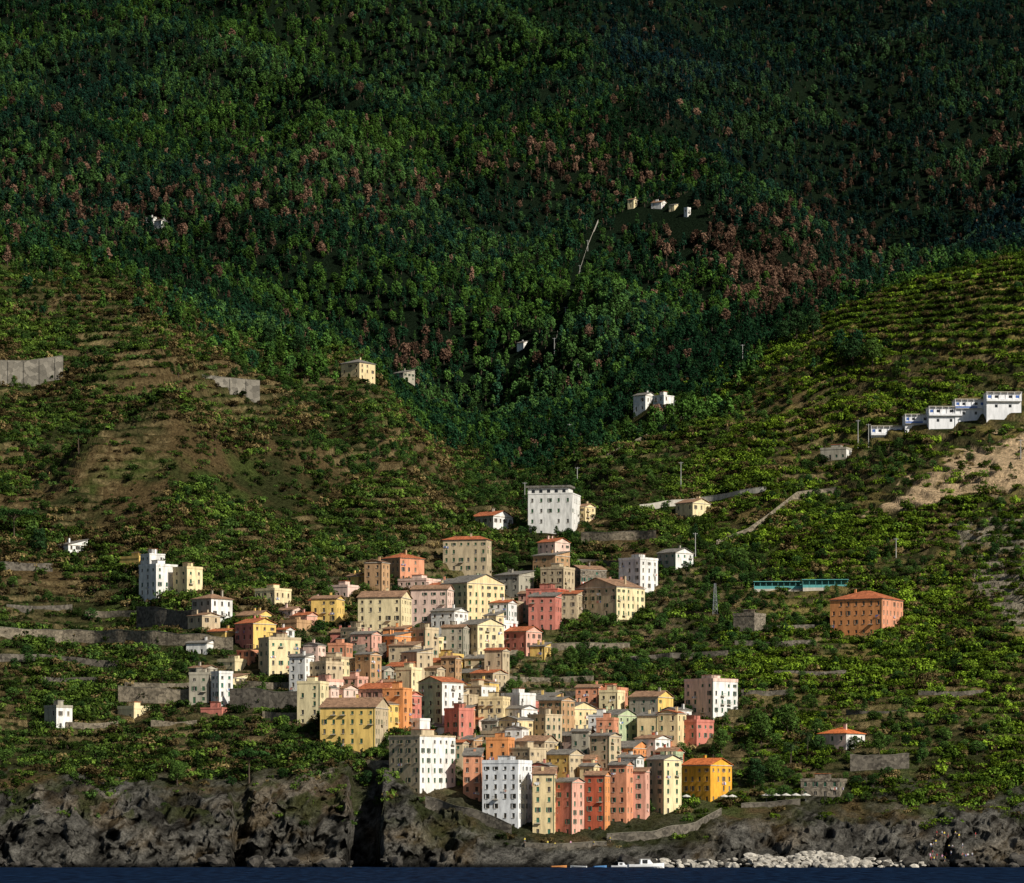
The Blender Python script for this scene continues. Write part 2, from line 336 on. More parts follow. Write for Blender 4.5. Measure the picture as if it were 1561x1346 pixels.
HL=[ # L,C,R,top,base,col,roof,mat,extra; col2 mostly paints the right face as sunlit, col the left as shaded
(592,640,708,1122,1212,'beige','flat',None,dict(col2='white',theta=38)),
(706,733,735,1152,1226,'salmon','shed',SLATE,{}),
(735,790,811,1163,1266,'bright','flat',None,dict(density=2.6,col2='bright')),
(812,845,847,1180,1274,'cream','shed',TERR2,{}),
(846,872,891,1192,1274,'rose','gable',SLATE,dict(col2='pink')),
(891,922,931,1182,1270,'red','gable',TERR2,dict(col2='orange')),
(929,955,966,1166,1258,'salmon','gable',SLATE,{}),
(964,984,991,1176,1252,'pink','shed',TERR2,{}),
(987,1012,1040,1158,1242,'beige','gable',SLATE,dict(col2='pale')),
(1041,1083,1118,1166,1224,'ochre','gable',ORANGE,{}),
(915,965,992,1140,1176,'orange','gable',SLATE,{}),
(870,905,917,1158,1190,'salmon','gable',TERR2,{}),
(832,868,890,1150,1196,'yellow','gable',SLATE,dict(col2='beige')),
(733,768,787,1118,1160,'beige','flat',None,dict(col2='white')),
(786,830,850,1130,1180,'beige','gable',TERR2,{}),
(700,722,735,1128,1165,'tan','shed',SLATE,{}),
(905,942,972,1090,1142,'green','gable',SLATE,{}),
(960,1003,1028,1062,1116,'greige','gable',TERR2,dict(col2='yellow')),
(835,870,911,1080,1122,'beige','gable',SLATE,dict(col2='cream')),
(1045,1087,1127,1038,1102,'ppink','flat',None,dict(col2='white')),
(1026,1062,1090,1100,1142,'rose','flat',None,{}),
(988,1022,1026,1128,1152,'red','shed',SLATE,{}),
(970,998,1010,1104,1128,'yellow','gable',SLATE,{}),
(637,674,706,1040,1118,'green','gablex',TERRA,dict(col2='white')),  # green left face is painted shade on a white house
(700,734,756,1046,1102,'beige','flat',None,dict(col2='white')),
(487,572,622,1078,1152,'yellow','gable',TERR2,dict(col2='beige',theta=14)),
(545,590,615,1050,1082,'pink','gable',TERRA,{}),
(602,625,642,1060,1108,'rose','gable',TERRA,{}),
(466,497,522,1038,1082,'pink','flat',None,dict(col2='ppink')),
(456,480,490,1068,1100,'lilac','flat',None,{}),
(469,520,545,1004,1044,'beige','flat',None,dict(col2='pale')),
(588,622,640,1016,1050,'tan','gable',TERRA,{}),
(636,672,690,1010,1042,'cream','gable',TERRA,{}),
(690,718,740,1026,1046,'pale','gable',SLATE,{}),
(696,728,768,952,1016,'beige','gable',SLATE,dict(col2='pale')),
(738,756,768,938,1000,'cream','shed',SLATE,{}),
(768,802,826,962,1004,'rose','gable',TERRA,dict(col2='pink')),
(808,830,840,985,1010,'yellow','shed',SLATE,{}),
(545,612,626,910,988,'pale','gable',TERR2,{}),
(626,682,691,898,976,'ppink','gable',TERR2,{}),
(606,650,672,884,915,'ppink','flat',None,{}),
(672,712,790,888,948,'green','gable',SLATE,dict(col2='cream',theta=50)),
(503,535,547,964,988,'rose','gable',TERR2,{}),
(675,742,749,822,884,'beige','hip',TERRA,{}),
(579,610,646,850,886,'tan','hip',TERRA,dict(col2='salmon')),
(820,846,869,826,884,'ppink','gable',TERRA,dict(col2='ppink')),
(802,850,869,898,944,'rose','flat',None,dict(col2='red')),
(790,812,822,905,930,'pink','gable',TERR2,{}),
(718,752,782,786,812,'greige','gable',TERRA,dict(col2='white')),
(874,892,908,772,800,'cream','gable',TERR2,{}),
(878,940,988,894,952,'beige','gablex',TERR2,dict(col2='pale')),
(866,885,925,868,900,'stone','gablex',TERR2,{}),
(944,976,1004,852,910,'white','flat',None,dict(col2='white')),
(1003,1030,1058,842,872,'greige','gable',SLATE,dict(col2='white')),
(1031,1056,1084,766,792,'cream','gable',TERR2,dict(col2='pale')),
(356,386,419,950,992,'rose','gable',TERRA,dict(col2='yellow')),
(392,410,457,974,1032,'beige','flat',None,dict(col2='pale')),
(419,436,448,960,984,'white','gable',TERRA,{}),
(360,380,396,992,1016,'salmon','flat',None,{}),
(290,322,352,912,956,'greige','hip',TERR2,dict(col2='white')),
(209,238,268,862,920,'white','flat',None,{}),
(212,228,250,845,880,'white','flat',None,{}),
(262,285,307,866,906,'cream','flat',None,dict(col2='pale')),
(180,212,236,850,868,'yellow','flat',None,{}),
(82,104,131,830,850,'white','shed',SLATE,{}),
(288,318,323,1028,1072,'greige','flat',None,{}),
(320,334,354,1026,1078,'white','flat',None,dict(col2='white')),
(305,338,350,1080,1096,'rose','flat',None,{}),
(65,86,108,1078,1112,'greige','flat',None,dict(col2='white')),
(177,204,228,1080,1098,'pale','flat',None,{}),
(330,358,380,1008,1028,'pale','flat',None,{}),
(803,822,833,1076,1096,'white','gable',TERRA,{}),
(1250,1290,1322,1118,1148,'ppink','hip',ORANGE,dict(col2='white')),
(1269,1345,1389,912,968,'orange','hip',TERRA,dict(col2='salmon')),
(1119,1150,1169,938,968,'stone','flat',None,dict(win=False)),
(966,984,1000,602,626,'white','gable',SLATE,{}),
(996,1012,1028,603,622,'white','flat',None,{}),
(519,548,571,552,578,'cream','hip',SLATE,{}),
(596,615,632,568,580,'greige','shed',SLATE,{}),
(788,798,809,522,533,'white','gable',SLATE,{}),
(957,966,972,304,316,'pale','gable',TERR2,{}),
(993,1008,1018,308,320,'white','gable',TERR2,{}),
(1020,1028,1034,312,322,'pale','shed',SLATE,{}),
(1043,1048,1053,318,332,'white','flat',None,{}),
(222,234,240,332,344,'white','gable',SLATE,{}),
(234,246,256,336,348,'white','gable',SLATE,{}),
(1252,1290,1306,684,700,'greige','flat',None,dict(col2='white')),
(1222,1280,1296,1190,1216,'stone','flat',None,{}),
(470,488,503,915,938,'ppink','gable',TERRA,{}),
(528,545,560,878,898,'yellow','gable',TERR2,{}),
(500,530,548,894,912,'ppink','flat',None,{}),
(640,662,676,920,940,'pink','gable',TERR2,{}),
(762,780,792,1078,1100,'cream','gable',SLATE,{}),
(850,880,900,1122,1146,'ppink','gable',SLATE,{}),
(590,606,616,1128,1150,'beige','gable',SLATE,{}),
(422,446,462,930,950,'ppink','gable',TERR2,{}),(446,468,484,938,956,'pink','gable',TERRA,{}),(358,392,416,938,952,'yellow','gable',TERR2,{}),
(500,524,545,1050,1078,'ppink','gable',TERR2,{}),(575,598,612,1040,1062,'orange','gable',TERR2,{}),(520,545,560,1034,1056,'pink','flat',None,{}),
(556,585,602,1022,1044,'greige','gable',SLATE,{}),(655,690,706,1000,1020,'yellow','flat',None,{}),(708,740,752,1004,1030,'beige','gable',SLATE,{}),
(705,730,748,1098,1124,'ppink','gable',TERRA,{}),(748,775,790,1098,1122,'cream','flat',None,{}),(790,815,832,1108,1136,'greige','gable',SLATE,{}),
(812,840,856,1112,1140,'pale','gable',SLATE,{}),(893,915,925,1120,1150,'beige','gable',SLATE,{}),(1000,1030,1044,1146,1172,'red','gable',TERR2,{}),
(1008,1030,1042,1150,1180,'green','flat',None,{}),(884,905,915,1168,1200,'cream','gable',SLATE,{}),(930,950,960,1152,1180,'rose','gable',SLATE,{}),
(770,800,812,1146,1180,'pink','gable',SLATE,{}),(655,690,705,1108,1130,'white','gable',SLATE,{}),(622,640,655,1098,1126,'white','flat',None,{}),
]
for (L,C,R,t,bs,c,rf,rm,kw) in HL:
    house(nm[c],L,C,R,t,bs,c,rf,rm,**kw)  # named after the left face, even where that tone is painted shade
# long white terraced building on the right hillside
def longwhite(x0,x1,top,base,rz,blue):
    D=max(hit(u,base) for u in np.linspace(x0,x1,5))+.5;s=D/F;w=(x1-x0)*s;H=(base-top)*s;m=MB();wm=wallmat((.86,.85,.84),'white_render',.25)
    e=bpy.data.objects.new('long_white_building',None);scene.collection.objects.link(e);e.location=P(x0,base,D);e.rotation_euler=(0,0,rz)
    m.box(0,w,0,9,-2,H,wm);m.obj('walls',e)
    g=MB();n=max(2,int(w/2.4))
    for i in range(n):
        a=w*(i+.2)/n
        if i%3!=2: g.box(a,a+w/n*.5,-.06,.02,H-2.3,H-1.2,GLASS if i%2 else BLUE)
        if H>7.5 and i%2: g.box(a,a+w/n*.4,-.06,.02,H-6.2,H-5.0,GLASS)
    g.obj('windows',e);t=MB();t.box(-.3,w+.3,-1.0,9.3,H+.003,H+.22,TRIM)
    if blue: t.box(0,w*.6,-1.1,-1.0,H-3.6,H-2.9,BLUE)
    else: t.box(0,w,-1.1,-1.0,H-3.6,H-2.9,wm)
    t.box(0,w,-1.1,-.003,H-3.75,H-3.603,wm)
    for i in range(n+1): t.box(w*i/n-.08,w*i/n+.08,-.95,-.8,H-3.6,H+.0,wm)
    t.obj('roof',e)
    for k in range(6): FOOT.append((e.location.x+w*k/5,D+3,5.5));FOOT.append((e.location.x+w*k/5,D-5,4.5))
for q in ((1328,1384,650,670,0,0),(1380,1424,632,661,.03,1),(1416,1466,620,659,.03,0),(1456,1512,609,655,.03,1),(1504,1557,598,650,.03,0)): longwhite(*q)
# big white apartment building with set-back attic
e,D=house('white_apartment_building',805,872,886,752,816,'white','flat',None,density=3.4,floors=4,theta=13)
s_=D/F
A=MB();A.box(-70*s_,-6*s_,1.2,9,(816-752)*s_,(816-742)*s_,wallmat(COL['white']))
A.box(-73*s_,-3*s_,.4,9.6,(816-742)*s_+.01,(816-739)*s_,SLATE)
for i in range(5): A.box((-64+i*12)*s_,(-59+i*12)*s_,1.15,1.3,(816-750)*s_,(816-745)*s_,GLASS)
A.obj('attic_storey',e)
def inp1(u,p,poly):
    r=False;j=len(poly)-1
    for i in range(len(poly)):
        xi,yi=poly[i];xj,yj=poly[j]
        if (yi>p)!=(yj>p) and u<(xj-xi)*(p-yi)/(yj-yi)+xi: r=not r
        j=i
    return r
DENSE=[(455,1100),(470,1035),(560,990),(690,985),(770,1060),(900,1090),(1040,1110),(1060,1160),(1010,1205),(820,1215),(700,1175),(620,1130)]
UPPER=[(490,950),(560,880),(700,870),(870,890),(1000,915),(900,970),(780,1000),(640,1010),(490,1000)]
WEST=[(280,960),(420,920),(500,940),(480,1060),(280,1080)]
r=random.Random(22)
for poly,n,(w0,w1),(h0,h1),tf in ((DENSE,260,(22,38),(40,68),.52),(UPPER,50,(26,42),(30,54),.6),(WEST,14,(20,34),(16,30),.7)):
    xs=[q[0] for q in poly];ys=[q[1] for q in poly]
    for _ in range(n):
        u=r.uniform(min(xs),max(xs));p=r.uniform(min(ys),max(ys))
        if not inp1(u,p,poly): continue
        w=r.uniform(w0,w1);w2=r.uniform(8,26);c=r.choice(['cream','beige','pink','salmon','ppink','white','tan','pale','yellow','greige','orange','pale','ppink','rose','beige','white'])
        house(nm[c],u-w,u,u+w2,p-r.uniform(h0,h1),p,c,r.choice(['gable','gable','gablex','shed','flat','flat']),r.choice([TERRA,TERR2,SLATE,SLATE,SLATE]),test=True,seed=_,pitch=.26,tf=tf)
TURQ=wallmat((.12,.38,.36),'turquoise_paint',.25)
def longshed(name,x0,x1,py,base,mat,roofm,D=None):
    D=hit((x0+x1)/2,base);s=D/F;m=MB();w=(x1-x0)*s;H=(base-py)*s
    m.box(0,w,0,4,-3,.8,TRIM)
    n=int(w/2.2)
    for i in range(n+1): m.box(i*w/n-.08,i*w/n+.08,.05,.2,.8,H,mat)
    m.box(.1,w-.1,3.6,3.8,.8,H,mat);m.box(-.4,w+.4,-.4,4.4,H+.002,H+.22,roofm)
    m.box(.1,w-.1,.1,.16,.8,1.9,mat)
    o=m.obj(name,loc=P(x0,base,D),rz=math.radians(-3));FOOT.append((o.location.x+w/2,D+2,w*.35));FOOT.append((o.location.x+w*.2,D-1,w*.25));FOOT.append((o.location.x+w*.8,D-1,w*.25));return o
longshed('turquoise_pavilion',1150,1222,887,901,TURQ,TURQ)
longshed('turquoise_pavilion',1224,1292,884,899,TURQ,TURQ)
# ------------------------------------------------------------------ walls / ribbons following the ground
CONC=stonemat((.24,.215,.17),'weathered_concrete',.5,.45)
STW=stonemat((.26,.215,.15),'dry_stone',1.4);STG=stonemat((.15,.13,.1),'grey_stone',1.2);PALE=wallmat((.5,.46,.38),'pale_render',.4);CAP=wallmat((.26,.235,.18),'coping_stone',.4)
FW=[]
def ribbon(name,pts,hpx,mat,thick=.7,butt=0,down=3,road=None,smooth=9,par=True):
    us=[];ps=[]
    for (a,b) in zip(pts[:-1],pts[1:]):
        n=max(2,int(max(abs(b[0]-a[0]),abs(b[1]-a[1]))/4))
        for i in range(n): us.append(a[0]+(b[0]-a[0])*i/n);ps.append(a[1]+(b[1]-a[1])*i/n)
    us.append(pts[-1][0]);ps.append(pts[-1][1])
    Ds=np.array([hit(u,p) for u,p in zip(us,ps)])
    Ds=np.minimum(Ds,np.median(Ds)+60)
    k=min(smooth,len(Ds)//2*2-1)
    if mat is CONC: Ds=np.full(len(Ds),np.median(Ds))+np.linspace(-2,4,len(Ds));k=0
    if k>2: Ds=np.convolve(np.pad(Ds,(k//2,k//2),mode='edge'),np.ones(k)/k,'valid')
    m=MB();top=[];bot=[]
    va=0 if mat is CONC else .14
    for u,p,D in zip(us,ps,Ds):
        b=P(u,p,D);t=b+Vector((0,0,hpx*D/F*(1+va*float(fbm(u/30,p*0.,2,1)))));top.append(t);bot.append(b-Vector((0,0,down)))
    bk=Vector((0,thick,0));cp=PALE if mat is PALE else CAP
    for i in range(len(top)-1):
        a,b,c,d=bot[i],bot[i+1],top[i+1],top[i]
        m.face([a,b,c,d],mat);m.face([d,c,c+bk,d+bk],mat);m.face([b+bk,a+bk,d+bk,c+bk],mat)
        FW.append((a.x,a.y,1.1))
        if par:
            up=Vector((0,0,.14));f=Vector((0,-.08,0))
            m.face([d+f,c+f,c+f+up,d+f+up],cp);m.face([d+f+up,c+f+up,c+bk+up,d+bk+up],cp);m.face([d+f,d+bk,c+bk,c+f],cp)
        if butt and i%butt==0:
            o=Vector((0,-.3,0));w=Vector((.5,0,0));e=Vector((0,-.0,-.6))
            m.face([a+o,a+o+w,d+o+w+e,d+o+e],mat);m.face([a,a+o,d+o+e,d+e],mat);m.face([a+o+w,a+w,d+w+e,d+o+w+e],mat);m.face([d+o+e,d+o+w+e,d+w,d],mat)
        if road:
            r0=Vector((0,thick+.01,-.6));r1=Vector((0,thick+road,-.6));m.face([d+r0,c+r0,c+r1,d+r1],CONC)
    m.face([bot[0],top[0],top[0]+bk,bot[0]+bk],mat);m.face([bot[-1],bot[-1]+bk,top[-1]+bk,top[-1]],mat)
    return m.obj(name)
ribbon('retaining_wall',[(-60,588),(40,590),(96,582)],40,CONC,butt=6,road=5,down=8)
ribbon('retaining_wall',[(300,594),(350,600),(396,604)],24,CONC,butt=6,road=5,down=8)
ribbon('stone_wall',[(-60,975),(120,980),(260,984),(355,992)],20,STW)
ribbon('stone_wall',[(208,956),(300,960)],30,STG)
ribbon('stone_wall',[(505,1008),(600,1006)],26,STG)
ribbon('stone_wall',[(180,1072),(290,1074)],24,STW)
ribbon('stone_wall',[(350,1078),(462,1082)],28,STG)
ribbon('stone_wall',[(886,826),(1000,822)],14,STW)
ribbon('road_parapet',[(975,778),(1060,768),(1168,750)],9,PALE,road=5,down=1)
ribbon('stone_wall',[(1092,832),(1140,815),(1215,760),(1275,752)],9,STW,down=1)
ribbon('stone_wall',[(925,700),(985,670),(1045,640)],8,STW,down=1)
for q in (558,566,575,584): ribbon('stone_wall',[(990,q),(1084,q+4)],5,STW,par=False)
ribbon('harbour_wall',[(648,1236),(720,1256),(780,1278)],22,STG,thick=2)
ribbon('harbour_wall',[(925,1286),(1000,1282),(1060,1268),(1100,1246)],16,STG,thick=2)
ribbon('harbour_wall',[(800,1296),(860,1298),(925,1294)],12,STG,thick=2)
ribbon('stone_wall',[(1130,1234),(1220,1228)],9,STG,thick=1)
ribbon('stone_wall',[(1296,1176),(1386,1172)],24,STG)
ribbon('stone_wall',[(840,992),(960,992)],12,STW)
ribbon('stone_wall',[(960,1010),(1110,1000)],10,STG,par=False)
ribbon('stone_wall',[(-60,1010),(60,1008),(180,1020)],12,STG,par=False)
ribbon('stone_wall',[(0,870),(80,872)],14,STG,par=False)
for a,b,c,h in [(770,905,1040,10),(860,960,1062,9),(640,700,1060,9),(1120,1240,985,9),(400,500,1098,14),(100,180,1110,10),(230,300,1108,10),(480,560,1010,10),(1130,1210,1060,9),(1180,1290,1030,8),(1400,1500,1060,8),(880,990,860,8),(690,790,1000,10),(760,860,1060,10),(560,660,1170,12),(130,220,940,10),(60,150,1040,9),(190,290,1050,10),(350,460,1050,12),(10,110,930,9),(1290,1380,1090,8),(1150,1250,960,8)]:
    ribbon('stone_wall',[(a,c),((a+b)/2,c+2),(b,c)],h,STW if h>9 else STG,par=False)
ribbon('mountain_path',[(912,336),(896,375),(884,412),(876,445),(862,478)],2,PALE,par=False,smooth=1,down=1,thick=.5)
ribbon('mountain_path',[(850,505),(845,540)],2,PALE,par=False,smooth=1,down=1,thick=.5)
# ------------------------------------------------------------------ terrain mesh
U=np.arange(-250,1812,2.6)
Y=np.concatenate([np.arange(1187,1270,.5),np.arange(1270,1900,1.0),np.arange(1900,2300,3.5),np.arange(2300,4495,9.0)])
UU,YY=np.meshgrid(U,Y)
Z,X,TM,TF,RID=terr(UU,YY,True)
nU,nY=len(U),len(Y)
townc=ss(690,760,UU)*(1-ss(1050,1100,UU))
cl=(1-ss(1236,1268,YY))*ss(1193,1204,YY)*(1-.6*townc)
SX,SZ=X*.85+Z*.5,Z*.85-X*.5      # tilted strata frame
R1=ridged(SX/13,SZ/7,4,1);R2=ridged(SX/4.2,SZ/1.6,3,4)
Yo=YY-cl*(R1*7.5+R2*2.0)
Xo=X+cl*fbm(X/4+7,Z/3,3,3)*1.6
Zo=Z+cl*(ridged((X+.6*YY)/5,(YY-Z)/5,4,5)*2.6)
PYv=HZ-(Zo-CAMZ)*F/Yo
co=np.stack([Xo,Yo,Zo],-1).reshape(-1,3).astype(np.float32)
me=bpy.data.meshes.new('hillside_terrain')
idx=np.arange(nU*nY).reshape(nY,nU)
fc=np.stack([idx[:-1,:-1],idx[:-1,1:],idx[1:,1:],idx[1:,:-1]],-1).reshape(-1,4)
me.vertices.add(len(co));me.vertices.foreach_set('co',co.ravel())
me.loops.add(fc.size);me.loops.foreach_set('vertex_index',fc.ravel().astype(np.int32))
me.polygons.add(len(fc));me.polygons.foreach_set('loop_start',np.arange(0,fc.size,4,dtype=np.int32))
try: me.polygons.foreach_set('loop_total',np.full(len(fc),4,dtype=np.int32))
except Exception: pass
me.update(calc_edges=True);me.validate()
def inpoly(u,p,poly):
    r=np.zeros(np.shape(u),bool);n=len(poly);j=n-1
    for i in range(n):
        xi,yi=poly[i];xj,yj=poly[j]
        c=((yi>p)!=(yj>p))&(u<(xj-xi)*(p-yi)/((yj-yi)+1e-9)+xi);r^=c;j=i
    return r
QUARRY=[(1300,775),(1400,715),(1455,672),(1561,655),(1700,640),(1700,745),(1561,752),(1470,760),(1400,772)]
CRAG=[(1462,800),(1561,790),(1700,780),(1700,985),(1561,970),(1520,930),(1480,880)]
DRYR=[(1230,500),(1300,440),(1400,400),(1561,360),(1800,300),(1800,555),(1561,550),(1400,530),(1280,530)]
def blend(c,d,w): return c*(1-w[...,None])+np.array(d)*w[...,None]
nz=fbm(X/25,YY/25,4,2);n2=fbm(X/6,YY/6,3,5);pu=UU+nz*40;pp=PYv+n2*14+nz*20
C=np.zeros(Z.shape+(3,))+np.array((.04,.045,.016))
LB=(UU<700)*ss(380,480,PYv)*(1-ss(900,1000,PYv))
C=blend(C,(.115,.08,.036),ss(0,.4,nz+.25*n2+.2*LB))
C=blend(C,(.065,.085,.022),ss(.1,.5,fbm(X/18+9,YY/18,4,6)))
vil=np.exp(-((UU-740)/340)**2)*(1-ss(1450,1560,YY))*ss(1240,1270,YY)
town=ss(600,740,UU)*(1-ss(1060,1110,UU))
C=blend(C,(.19,.16,.11),vil*.6*ss(-.4,.3,n2))
ris=TM*(TF<.22)
C=blend(C,(.25,.19,.09),ris*(.3+.6*ss(-.2,.4,n2)))
dr=inpoly(pu,pp,DRYR)*(YY>1620)*1.0
C=blend(C,(.075,.085,.025),dr*.8);C=blend(C,(.42,.31,.1),dr*(TF<.2)*.8*ss(-.5,.1,n2+nz))
rg=ss(1050,1250,UU)*ss(1300,1400,YY)*(1-dr)*(1-ss(1850,1950,YY))
C=blend(C,(.27,.21,.07),rg*.7*ss(-.05,.3,fbm(X/12,YY/12,3,4)))
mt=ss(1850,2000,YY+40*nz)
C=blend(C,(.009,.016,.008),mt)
cliffm=(1-ss(1236,1272,YY+nz*34+n2*16))*(1-.85*town)
cliffm=np.maximum(cliffm,(1-ss(1212,1236,YY+n2*8)))
crk_shade=ss(-.3,.4,R2)*.85+.15;crk_shade2=ss(-.25,.35,R1)*.7+.3  # cavity shade painted into the rock colour, from the displacement ridges
rock=(np.array((.15,.14,.118))*(crk_shade*crk_shade2)[...,None]*(1+.6*fbm(X/3,Zo/1.5,3,3)[...,None])+np.array((.07,.045,.018))*ss(.0,.5,fbm(X/14,Zo/10,3,6))[...,None])
C=C*(1-cliffm[...,None])+np.clip(rock,.008,1)*cliffm[...,None]
gp=cliffm*ss(.1,.3,fbm(X/7,YY/7,3,1))*ss(10,18,Zo);C=blend(C,(.05,.06,.02),gp*.8)
q=inpoly(pu,pp,QUARRY)*1.0;C=blend(C,(.6,.43,.25),q*ss(-.6,-.05,n2+.3))
q2=inpoly(pu,pp,CRAG)*1.0;C=blend(C,(.38,.33,.24),q2*.85*ss(-.4,.1,n2))
wet=1-ss(.2,2.2,Zo);C=blend(C,(.018,.017,.015),wet)
C=np.clip(C,.006,.8)
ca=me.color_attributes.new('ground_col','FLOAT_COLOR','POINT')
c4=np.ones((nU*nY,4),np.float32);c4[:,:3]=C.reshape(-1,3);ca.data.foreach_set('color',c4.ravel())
gm,nt,bs=newmat('hillside_ground');N=nt.nodes;Lk=nt.links
at=N.new('ShaderNodeAttribute');at.attribute_name='ground_col'
g=N.new('ShaderNodeNewGeometry');n=N.new('ShaderNodeTexNoise');n.inputs['Scale'].default_value=.8;n.inputs['Detail'].default_value=10;n.inputs['Roughness'].default_value=.75
Lk.new(g.outputs['Position'],n.inputs['Vector'])
r=N.new('ShaderNodeMapRange');r.inputs['From Min'].default_value=.34;r.inputs['From Max'].default_value=.66;r.inputs['To Min'].default_value=.25;r.inputs['To Max'].default_value=1.8
Lk.new(n.outputs['Fac'],r.inputs['Value']);mx=N.new('ShaderNodeVectorMath');mx.operation='SCALE'
Lk.new(at.outputs['Color'],mx.inputs[0]);Lk.new(r.outputs[0],mx.inputs['Scale']);Lk.new(mx.outputs[0],bs.inputs['Base Color'])
bp=N.new('ShaderNodeBump');bp.inputs['Distance'].default_value=2.8;bp.inputs['Strength'].default_value=1;Lk.new(n.outputs['Fac'],bp.inputs['Height']);Lk.new(bp.outputs[0],bs.inputs['Normal'])
bs.inputs['Roughness'].default_value=1;bs.inputs['Specular IOR Level'].default_value=0
me.materials.append(gm)
ter=bpy.data.objects.new('hillside_terrain',me);scene.collection.objects.link(ter)
# ------------------------------------------------------------------ sea
sm_,nt,bs=newmat('sea_water');N=nt.nodes;Lk=nt.links
g=N.new('ShaderNodeNewGeometry');mp=N.new('ShaderNodeMapping');mp.inputs['Scale'].default_value=(.35,.05,1)
n=N.new('ShaderNodeTexNoise');n.inputs['Scale'].default_value=1;n.inputs['Detail'].default_value=6
Lk.new(g.outputs['Position'],mp.inputs[0]);Lk.new(mp.outputs[0],n.inputs['Vector'])
bp=N.new('ShaderNodeBump');bp.inputs['Distance'].default_value=1.0;bp.inputs['Strength'].default_value=1;Lk.new(n.outputs['Fac'],bp.inputs['Height'])
cr=N.new('ShaderNodeValToRGB');cr.color_ramp.elements[0].position=.35;cr.color_ramp.elements[0].color=(.001,.004,.014,1);cr.color_ramp.elements[1].position=.7;cr.color_ramp.elements[1].color=(.007,.022,.055,1);Lk.new(n.outputs['Fac'],cr.inputs[0])
df=N.new('ShaderNodeBsdfDiffuse');gl=N.new('ShaderNodeBsdfGlossy');gl.inputs['Roughness'].default_value=.3;mxs=N.new('ShaderNodeMixShader');mxs.inputs[0].default_value=.03
Lk.new(cr.outputs[0],df.inputs[0]);Lk.new(bp.outputs[0],df.inputs['Normal']);Lk.new(bp.outputs[0],gl.inputs['Normal']);Lk.new(df.outputs[0],mxs.inputs[1]);Lk.new(gl.outputs[0],mxs.inputs[2])
Lk.new(mxs.outputs[0],[x for x in N if x.type=='OUTPUT_MATERIAL'][0].inputs[0])
m=MB();m.face([(-15000,-15000,0),(15000,-15000,0),(15000,1215,0),(-15000,1215,0)],sm_);m.obj('sea')
# ------------------------------------------------------------------ foliage prototypes
def folmat(name,inst=True,col=(0,0,0)):
    m=bpy.data.materials.new(name);m.use_nodes=True;nt=m.node_tree;N=nt.nodes;L=nt.links
    for x in list(N):
        if x.type!='OUTPUT_MATERIAL': N.remove(x)
    out=[x for x in N if x.type=='OUTPUT_MATERIAL'][0]
    if inst: a=N.new('ShaderNodeAttribute');a.attribute_type='INSTANCER';a.attribute_name='tint';src=a.outputs['Color']
    else: a=N.new('ShaderNodeRGB');a.outputs[0].default_value=(*col,1);src=a.outputs[0]
    tc=N.new('ShaderNodeTexCoord');n=N.new('ShaderNodeTexNoise');n.inputs['Scale'].default_value=1.1;n.inputs['Detail'].default_value=2
    L.new(tc.outputs['Object'],n.inputs['Vector'])
    r=N.new('ShaderNodeMapRange');r.inputs['From Min'].default_value=.35;r.inputs['From Max'].default_value=.65;r.inputs['To Min'].default_value=.35;r.inputs['To Max'].default_value=1.85
    L.new(n.outputs['Fac'],r.inputs['Value']);mx=N.new('ShaderNodeVectorMath');mx.operation='SCALE'
    L.new(src,mx.inputs[0]);L.new(r.outputs[0],mx.inputs['Scale'])
    d=N.new('ShaderNodeBsdfDiffuse');L.new(mx.outputs[0],d.inputs['Color']);L.new(d.outputs[0],out.inputs[0])
    return m
FOL=folmat('foliage_instanced')
BARK=wallmat((.09,.065,.045),'bark',.4)
def foliage(mb,lumps,nleaf,size,mat,r):
    for _ in range(nleaf):
        c,R=r.choice(lumps)
        d=Vector((r.gauss(0,1),r.gauss(0,1),r.gauss(0,1)+.3)).normalized()
        p=Vector(c)+Vector((d.x*R[0],d.y*R[1],d.z*R[2]))*r.uniform(.75,1.08)
        nn=(d+Vector((r.gauss(0,.45),r.gauss(0,.45),r.gauss(0,.45)))).normalized();a=nn.orthogonal().normalized();b=nn.cross(a)
        t=r.uniform(0,6.28);a,b=a*math.cos(t)+b*math.sin(t),b*math.cos(t)-a*math.sin(t);s=size*r.uniform(.6,1.3)
        mb.face([p-a*s,p-b*s*.6,p+a*s,p+b*s*.6],mat)
